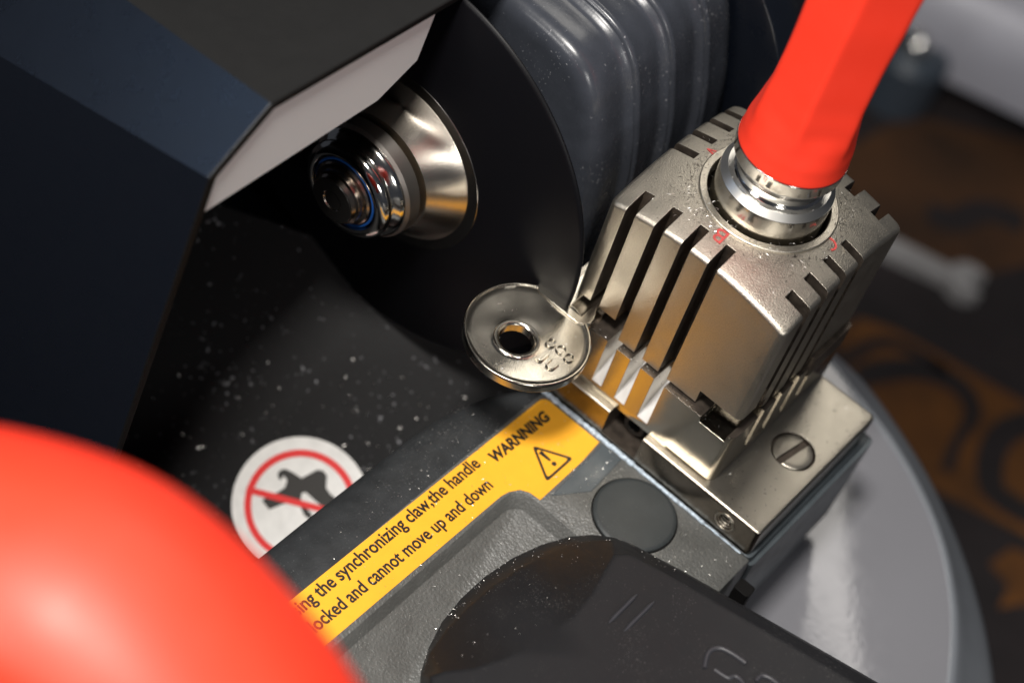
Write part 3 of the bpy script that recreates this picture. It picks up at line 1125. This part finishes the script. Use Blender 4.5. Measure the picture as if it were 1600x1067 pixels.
# ================================================================ RED KNOB IN FRONT
KP = CAM + ray(-10, 1316) * 19.6
kn = thing('red_knob', 'large red turned knob, out of focus in the near corner', 'knob', tuple(KP))
ax = (-CZ * 0.86 - CX * 0.36 + CY * 0.36).normalized()
ux = ax.cross(Vector((0, 1, 0))).normalized()
uy = ax.cross(ux)
prof = smooth_path([(2.45, 0.02, 0), (2.40, 0.9, 0), (2.25, 1.6, 0), (1.95, 2.15, 0), (1.45, 2.5, 0), (1.18, 2.72, 0), (1.32, 2.98, 0), (1.50, 3.3, 0), (1.42, 3.75, 0), (1.05, 4.15, 0),
                    (0.5, 4.42, 0), (-0.1, 4.52, 0), (-0.9, 4.32, 0), (-1.7, 3.7, 0), (-2.3, 2.6, 0), (-2.6, 1.0, 0)], 4)
mb = MB()
seg = 120
v, f = [], []
for p in prof:
    for k in range(seg):
        t = 2 * math.pi * k / seg
        r = p.y * (1 - (0.012 * (0.5 + 0.5 * math.cos(9 * t)) if p.x < 1.4 else 0))
        v.append(KP + ax * p.x + (ux * math.cos(t) + uy * math.sin(t)) * r)
for i in range(len(prof) - 1):
    for k in range(seg):
        k2 = (k + 1) % seg
        f.append([i * seg + k, i * seg + k2, (i + 1) * seg + k2, (i + 1) * seg + k])
f.append(list(range(seg)))
f.append([(len(prof) - 1) * seg + k for k in range(seg)])
mb.add(v, f)
obj('knob_cap', mb, RED, kn, angle=80)
mb = MB()
mb.tube([KP + CZ * (2.0 + 0.5 * i) for i in range(6)], 0.8, 24)
obj('stem', mb, CHROME, kn)

# ================================================================ CUTTER SPINDLE
SX, SZ = -3.87, -1.95


def ax_(prof):
    return [(-0.25 + (a + 0.25) * 0.78, r * (1.06 if a < -0.95 else 1)) for a, r in prof]


cs = thing('cutter_spindle', 'polished steel cutter spindle with tapered flange and hollow end bolt before a black disc', 'spindle', (SX, -0.4, SZ))
mb = MB()
mb.lathe([(0.06, 3.93), (0.03, 3.985), (0.0, 4.0), (-0.03, 3.985), (-0.06, 3.93), (-0.06, 2.2), (-0.09, 2.1), (-0.09, 1.0)], (SX, -0.36, SZ), 'y', 160)
obj('black_disc', mb, BLACKDISC, cs, angle=35)
mb = MB()
mb.lathe([(0.1, 1.86), (-0.06, 1.86), (-0.10, 1.82), (-0.11, 1.0)], (SX, -0.36, SZ), 'y', 96)
obj('rear_collar', mb, mat('dark_turned_steel', (0.22, 0.21, 0.20), 0.25, 1.0, bump=0.05, bscale=30), cs)
mb = MB()
mb.lathe([(0.0, 1.60), (-0.08, 1.63), (-0.12, 1.60), (-0.60, 1.13), (-0.63, 1.0), (-0.65, 0.5)], (SX, -0.36, SZ), 'y', 128)
obj('taper_flange', mb, mat('brushed_brassy_steel', (0.62, 0.56, 0.48), 0.27, 1.0, bump=0.06, bscale=30, aniso=0.6), cs, angle=25)
mb = MB()
mb.lathe([(-0.5, 0.9), (-0.70, 0.9), (-0.71, 1.08), (-0.74, 1.11), (-0.97, 1.09), (-1.02, 1.04), (-1.02, 0.6)], (SX, -0.36, SZ), 'y', 96)
obj('grey_sleeve', mb, mat('matt_steel', (0.30, 0.28, 0.26), 0.42, 1.0, bump=0.05, bscale=30), cs, angle=25)
mb = MB()
prof = [(-0.95, 0.98), (-1.0, 1.03), (-1.06, 1.03), (-1.12, 0.99), (-1.18, 0.93), (-1.21, 0.90), (-1.26, 0.92), (-1.32, 0.92), (-1.38, 0.885), (-1.43, 0.82), (-1.45, 0.76), (-1.44, 0.71), (-1.38, 0.69), (-1.3, 0.6)]
v, f = [], []
seg = 120
for (a, r) in prof:
    for k in range(seg):
        t = 2 * math.pi * k / seg
        fl = 1.0
        v.append((SX + r * fl * math.cos(t), -0.36 + a, SZ - r * fl * math.sin(t)))
for i in range(len(prof) - 1):
    for k in range(seg):
        k2 = (k + 1) % seg
        f.append([i * seg + k, i * seg + k2, (i + 1) * seg + k2, (i + 1) * seg + k])
mb.add(v, f)
obj('polished_nut', mb, CHROME, cs, angle=50)
mb = MB()
mb.tube([(SX + 0.645 * math.cos(k * 6.2832 / 64), -0.36 - 1.40, SZ + 0.645 * math.sin(k * 6.2832 / 64)) for k in range(64)], 0.024, 8, closed=True)
obj('blue_o_ring', mb, BLUE, cs, angle=80)
mb = MB()
mb.lathe([(-1.2, 0.61), (-1.44, 0.60), (-1.47, 0.57), (-1.48, 0.51), (-1.60, 0.50), (-1.62, 0.46), (-1.70, 0.44), (-1.71, 0.20), (-1.66, 0.16), (-1.5, 0.15)], (SX, -0.36, SZ), 'y', 64)
o = obj('end_bolt', mb, mat('bronzed_steel', (0.34, 0.29, 0.25), 0.22, 1.0, bump=0.04, bscale=30), cs, angle=25)
mb = MB()
mb.lathe([(-1.69, 0.43), (-1.715, 0.42), (-1.715, 0.21), (-1.68, 0.19)], (SX, -0.36, SZ), 'y', 48)
obj('black_face_ring', mb, BLACKST, o)

# ================================================================ RIBBED MOTOR HOUSING
mh = thing('motor_housing', 'slate grey ribbed motor housing with rounded corners behind the clamp', 'motor housing', (-3, 3, -6))
YF = 0.95


HP = smooth_path([(-0.72, -7.5, 0), (-0.72, -4.0, 0), (-0.72, -2.2, 0), (-0.78, -1.4, 0), (-0.90, -0.75, 0), (-1.07, -0.2, 0), (-1.24, 0.30, 0), (-1.42, 0.68, 0),
                  (-1.68, 0.98, 0), (-2.05, 1.17, 0), (-2.6, 1.27, 0), (-3.4, 1.32, 0), (-5.5, 1.35, 0), (-8.5, 1.38, 0)], 5)


def hprof(off):
    out = []
    for i, p in enumerate(HP):
        t = (HP[min(i + 1, len(HP) - 1)] - HP[max(i - 1, 0)]).normalized()
        out.append((p.x + t.y * off, p.y - t.x * off))
    return out


secs = [(YF, -0.42), (YF, -0.30), (YF + 0.03, -0.17), (YF + 0.10, -0.07), (YF + 0.22, -0.01), (YF + 0.35, 0.0), (YF + 0.60, -0.01), (YF + 0.72, -0.03)]
for i in range(1, 4):
    y = YF + i * 1.02
    secs += [(y - 0.22, -0.03), (y - 0.12, -0.02), (y - 0.07, 0.05), (y - 0.03, 0.07), (y + 0.0, -0.01), (y + 0.04, -0.04), (y + 0.08, 0.03), (y + 0.13, 0.075), (y + 0.2, 0.05), (y + 0.45, 0.03), (y + 0.68, 0.0)]
secs += [(YF + 3.9, 0.0), (YF + 3.95, -0.04), (YF + 3.96, -0.6)]
v, f = [], []
P0 = hprof(0)
np_ = len(P0)
for (y, off) in secs:
    for (x, z) in hprof(off):
        v.append((x, y, z))
for i in range(len(secs) - 1):
    for k in range(np_ - 1):
        f.append([i * np_ + k, i * np_ + k + 1, (i + 1) * np_ + k + 1, (i + 1) * np_ + k])
f.append(list(range(np_)) + [])
mb = MB()
mb.add(v, f)
obj('ribbed_shell', mb, HOUSE, mh, angle=70)
mb = MB()
mb.box((-8.4, YF + 0.01, -7.4), (-1.9, YF + 0.2, 0.1))
obj('front_plate', mb, RIMBLACK, mh)
mb = MB()
mb.lathe([(0, 3.4), (0.1, 3.7), (0.5, 3.8), (0.9, 3.7), (1.1, 3.6), (2.5, 3.6), (2.6, 1)], (-3.4, YF + 4.1, -1.9), 'y', 96)
mb.box((-12, YF + 5.5, ZT + 0.03), (-0.3, YF + 7, 0.6))
mb.box((-12, YF + 4.0, ZT + 0.03), (-0.6, YF + 5.6, -2.5))
obj('rear_cover', mb, NAVY, mh)

# ================================================================ HOOD
hd = thing('cutter_hood', 'dark navy angular hood with light grey inner edge over the cutter spindle', 'hood', (-6, -5, 0))
XH = -3.4
W_, U_, V_, D_ = (-0.98, 2.20), (-4.67, 2.36), (-5.79, 1.56), (-7.10, -3.91)
D2 = (-7.75, -6.6)
pv = ony(0, 88, V_[0])
kV = (pv.z - V_[1]) / (XH - pv.x)
dV = Vector((-1, 0, kV))
U3, V3 = Vector((XH, U_[0], U_[1])), Vector((XH, V_[0], V_[1]))
pu = onplane(197, 0, U3, dV.cross(U3 - V3).normalized())      # keeps the bevel panel flat
dU = (pu - U3) / (U3.x - pu.x)
LEN = 12.0
prof = [(0.6, 2.13), W_, U_, V_, D_, D2]
ks = [dU, dU, dU, dV, dV, dV]
cx_, cz_ = -3.6, -1.2
inner = [(0.6, 2.02), (-0.98, 2.09), (-4.62, 2.24), (-5.66, 1.50), (-6.97, -3.93), (-7.62, -6.6)]


def hv(p, x, k):
    return Vector((XH, p[0], p[1])) + k * (XH - x)


def hood_face(i, m, name, x_a, x_b):
    mb = MB()
    a, b = prof[i], prof[i + 1]
    ai, bi = inner[i], inner[i + 1]
    A0, B0, A1, B1 = hv(a, x_a, ks[i]), hv(b, x_a, ks[i + 1]), hv(a, x_b, ks[i]), hv(b, x_b, ks[i + 1])
    a0, b0, a1, b1 = hv(ai, x_a, ks[i]), hv(bi, x_a, ks[i + 1]), hv(ai, x_b, ks[i]), hv(bi, x_b, ks[i + 1])
    mb.add([A0, B0, B1, A1, a0, b0, b1, a1], [[0, 1, 2, 3], [4, 5, 6, 7], [0, 1, 5, 4], [3, 2, 6, 7]] + ([[0, 3, 7, 4]] if i == 0 else []) + ([[1, 2, 6, 5]] if i == 4 else []))
    return obj(name, mb, m, hd)


hood_face(0, HOODTOP, 'top_panel', XH - 0.03, XH - LEN)
hood_face(1, HOODTOP, 'top_panel', XH - 0.03, XH - LEN)
hood_face(2, NAVY, 'bevel_panel', XH - 0.03, XH - LEN)
hood_face(3, NAVY, 'front_panel', XH - 0.03, XH - LEN)
hood_face(4, NAVY, 'front_panel', XH - 0.03, XH - LEN)
mb = MB()
for i in range(5):
    a, b, ai, bi = prof[i], prof[i + 1], inner[i], inner[i + 1]
    mb.prism([hv(a, XH, dV), hv(b, XH, dV), hv(bi, XH, dV), hv(ai, XH, dV)], (-0.029, 0, 0))
obj('rim_trim', mb, RIMBLACK, hd)
mb = MB()
lip = [(-0.98, 2.08), (-4.62, 2.23), (-5.655, 1.49), (-5.82, 0.78), (-5.65, 0.76), (-2.02, 0.74), (-1.19, 1.12)]
mb.prism([Vector((XH - 0.06, p[0], p[1])) for p in lip], (-0.25, 0, 0))
obj('inner_lip', mb, LIPGREY, hd)

# ================================================================ SWARF
rs = random.Random(11)
mb = MB()


def sliver(p, n, L, w, m, lift=0.01, bend=0.0):
    n = Vector(n).normalized()
    d = Vector((rs.uniform(-1, 1), rs.uniform(-1, 1), rs.uniform(-1, 1)))
    d = (d - n * d.dot(n)).normalized()
    s = n.cross(d)
    d = (d + n * rs.uniform(-0.1, 0.35)).normalized()
    c0 = p - d * L / 2 + n * lift
    c1 = p + n * (lift + 0.3 * w) + s * bend * L
    c2 = p + d * L / 2 + n * lift
    t = w * 0.35
    v = [c0, c1 + s * w / 2 + n * t, c1 - s * w / 2, c1 - n * t * 0.2, c2]
    mb.add(v, [[0, 1, 2], [4, 2, 1], [0, 2, 3], [0, 3, 1], [4, 3, 2], [4, 1, 3]], m)


def dome_n(x, y):
    return (Vector((x, y, dome_z(x, y))) - DC).normalized()


def ok_top(x, y):
    if not (0.05 < x < 3.45 and 0.08 < y < 3.5):
        return False
    r = math.hypot(x - AX[0], y - AX[1])
    if r < 1.19:
        return False
    if (x > 3.1 or x < 0.44) and 0.4 < y < 3.3 and rs.random() < 0.75:
        return False
    if (y < 0.5 or y > 3.14) and 0.2 < x < 3.3 and rs.random() < 0.75:
        return False
    return True


cnt = 0
while cnt < 480:
    if rs.random() < 0.6:
        a, r = rs.uniform(0, 6.283), 1.2 + abs(rs.gauss(0, 0.3))
        x, y = AX[0] + r * math.cos(a), AX[1] + r * math.sin(a)
    else:
        x, y = rs.uniform(0.05, 3.45), rs.uniform(0.08, 3.5)
    if not ok_top(x, y):
        continue
    cnt += 1
    m = 0 if rs.random() < 0.35 else 1
    sliver(Vector((x, y, dome_z(x, y))), dome_n(x, y), rs.uniform(0.03, 0.09) * (1.9 if rs.random() < 0.12 else 1), rs.uniform(0.004, 0.010), m, 0.004, rs.uniform(-0.3, 0.3))
for i in range(300):
    a, r = rs.uniform(0, 6.283), 1.2 + abs(rs.gauss(0, 0.16))
    x, y = AX[0] + r * math.cos(a), AX[1] + r * math.sin(a)
    if ok_top(x, y):
        sliver(Vector((x, y, dome_z(x, y))), dome_n(x, y), rs.uniform(0.03, 0.12), rs.uniform(0.004, 0.009), 1 if rs.random() < 0.8 else 0, 0.004, rs.uniform(-0.3, 0.3))
for i in range(120):                                   # in the collar ring
    a = rs.uniform(0, 6.283)
    r = rs.uniform(0.99, 1.17)
    sliver(Vector((AX[0] + r * math.cos(a), AX[1] + r * math.sin(a), 0.45 if r > 1.04 else 0.43)), (math.cos(a) * 0.3, math.sin(a) * 0.3, 1), rs.uniform(0.03, 0.10), rs.uniform(0.006, 0.012), rs.randint(0, 1), 0.004, rs.uniform(-0.4, 0.4))
for i in range(60):                                    # on the spindle groove
    a = rs.uniform(0, 6.283)
    sliver(Vector((AX[0] + 0.84 * math.cos(a), AX[1] + 0.84 * math.sin(a), 0.985)), (math.cos(a), math.sin(a), 1), rs.uniform(0.02, 0.05), 0.008, rs.randint(0, 1))
for i in range(70):                                    # on the base plate
    x, y = rs.uniform(3.66, 4.8), rs.uniform(-0.2, 3.3)
    sliver(Vector((x, y, -3.93)), (0, 0, 1), rs.uniform(0.03, 0.10), rs.uniform(0.006, 0.016), 1 if rs.random() < 0.75 else 0, 0.003, rs.uniform(-0.3, 0.3))
for i in range(30):
    x, y = rs.uniform(2.3, 4.8), rs.uniform(-0.27, -0.14)
    sliver(Vector((x, y, -3.93)), (0, 0, 1), rs.uniform(0.02, 0.06), 0.008, rs.randint(0, 1), 0.003)
for i in range(50):                                    # lower jaw ledges
    x = rs.uniform(0.6, 3.4)
    sliver(Vector((x, rs.uniform(-0.11, 0.0), -2.665)), (0, 0, 1), rs.uniform(0.02, 0.07), 0.01, rs.randint(0, 1), 0.003)
for i in range(620):                                   # carriage top and label
    x, y = rs.uniform(0.2, 4.8), -0.4 - abs(rs.gauss(0, 2.6))
    z = ZC + 0.01 if (x < 1.18 or y > -2.2) else -4.915
    if 1.15 < x < 1.35 and y < -2.2:
        continue
    if rs.random() < 0.35 and 0.3 < x < 1.2:
        continue
    sliver(Vector((x, y, z)), (0, 0, 1), rs.uniform(0.015, 0.06) * (2.2 if rs.random() < 0.08 else 1), rs.uniform(0.004, 0.010), 0, 0.004, rs.uniform(-0.3, 0.3))
for i in range(240):                                   # rounded shoulder of the carriage
    y = -0.5 - abs(rs.gauss(0, 2.6))
    t = rs.uniform(0, 1.1)
    if y > -1.5:
        continue
    x = 0.22 - (1.0) * math.sin(t)
    z = ZC - 0.40 * (1 - math.cos(t))
    sliver(Vector((x, y, z)), (-0.4 * math.sin(t), 0, 1), rs.uniform(0.015, 0.045), rs.uniform(0.004, 0.009), 0, 0.004)
for i in range(260):                                   # chip tray
    a_, b_ = rs.gauss(0.9, 1.9), rs.gauss(1.2, 1.1)
    if not (-5 < a_ < 4 and -2.5 < b_ < 3.0) or math.hypot(a_, b_) < 1.33:
        continue
    sliver(TP + t1 * a_ + t2 * b_, TN, rs.uniform(0.02, 0.09), rs.uniform(0.007, 0.018), 0, 0.006)
for i in range(26):                                    # key bow
    a, r = rs.uniform(0, 6.283), rs.uniform(0.45, 0.95)
    sliver(Vector((KC.x + r * math.cos(a), KC.y + r * math.sin(a), zt - 0.03)), (0, 0, 1), rs.uniform(0.02, 0.06), 0.008, 0, 0.003)
for i in range(220):                                   # dust on the black handle nose
    j = rs.randint(2, 13)
    t = rs.random() ** 2 * 0.9
    p, q_, r_ = low[j].lerp(low[j + 1], rs.random()), mid[j], top[j]
    p = low[j].lerp(mid[j], t * 2) if t < 0.5 else mid[j].lerp(top[j], (t - 0.5) * 2)
    p2 = low[j + 1].lerp(mid[j + 1], t * 2) if t < 0.5 else mid[j + 1].lerp(top[j + 1], (t - 0.5) * 2)
    p = p.lerp(p2, rs.random())
    sliver(p, -CZ, rs.uniform(0.012, 0.035), rs.uniform(0.005, 0.009), 0, 0.03)
o = obj('metal_swarf', mb, [SHINY, DARKCHIP], None, 20, fix=False)
tag(o, 'fine bright and dark metal shavings strewn over the clamp, carriage and tray', 'metal shavings', kind='stuff')
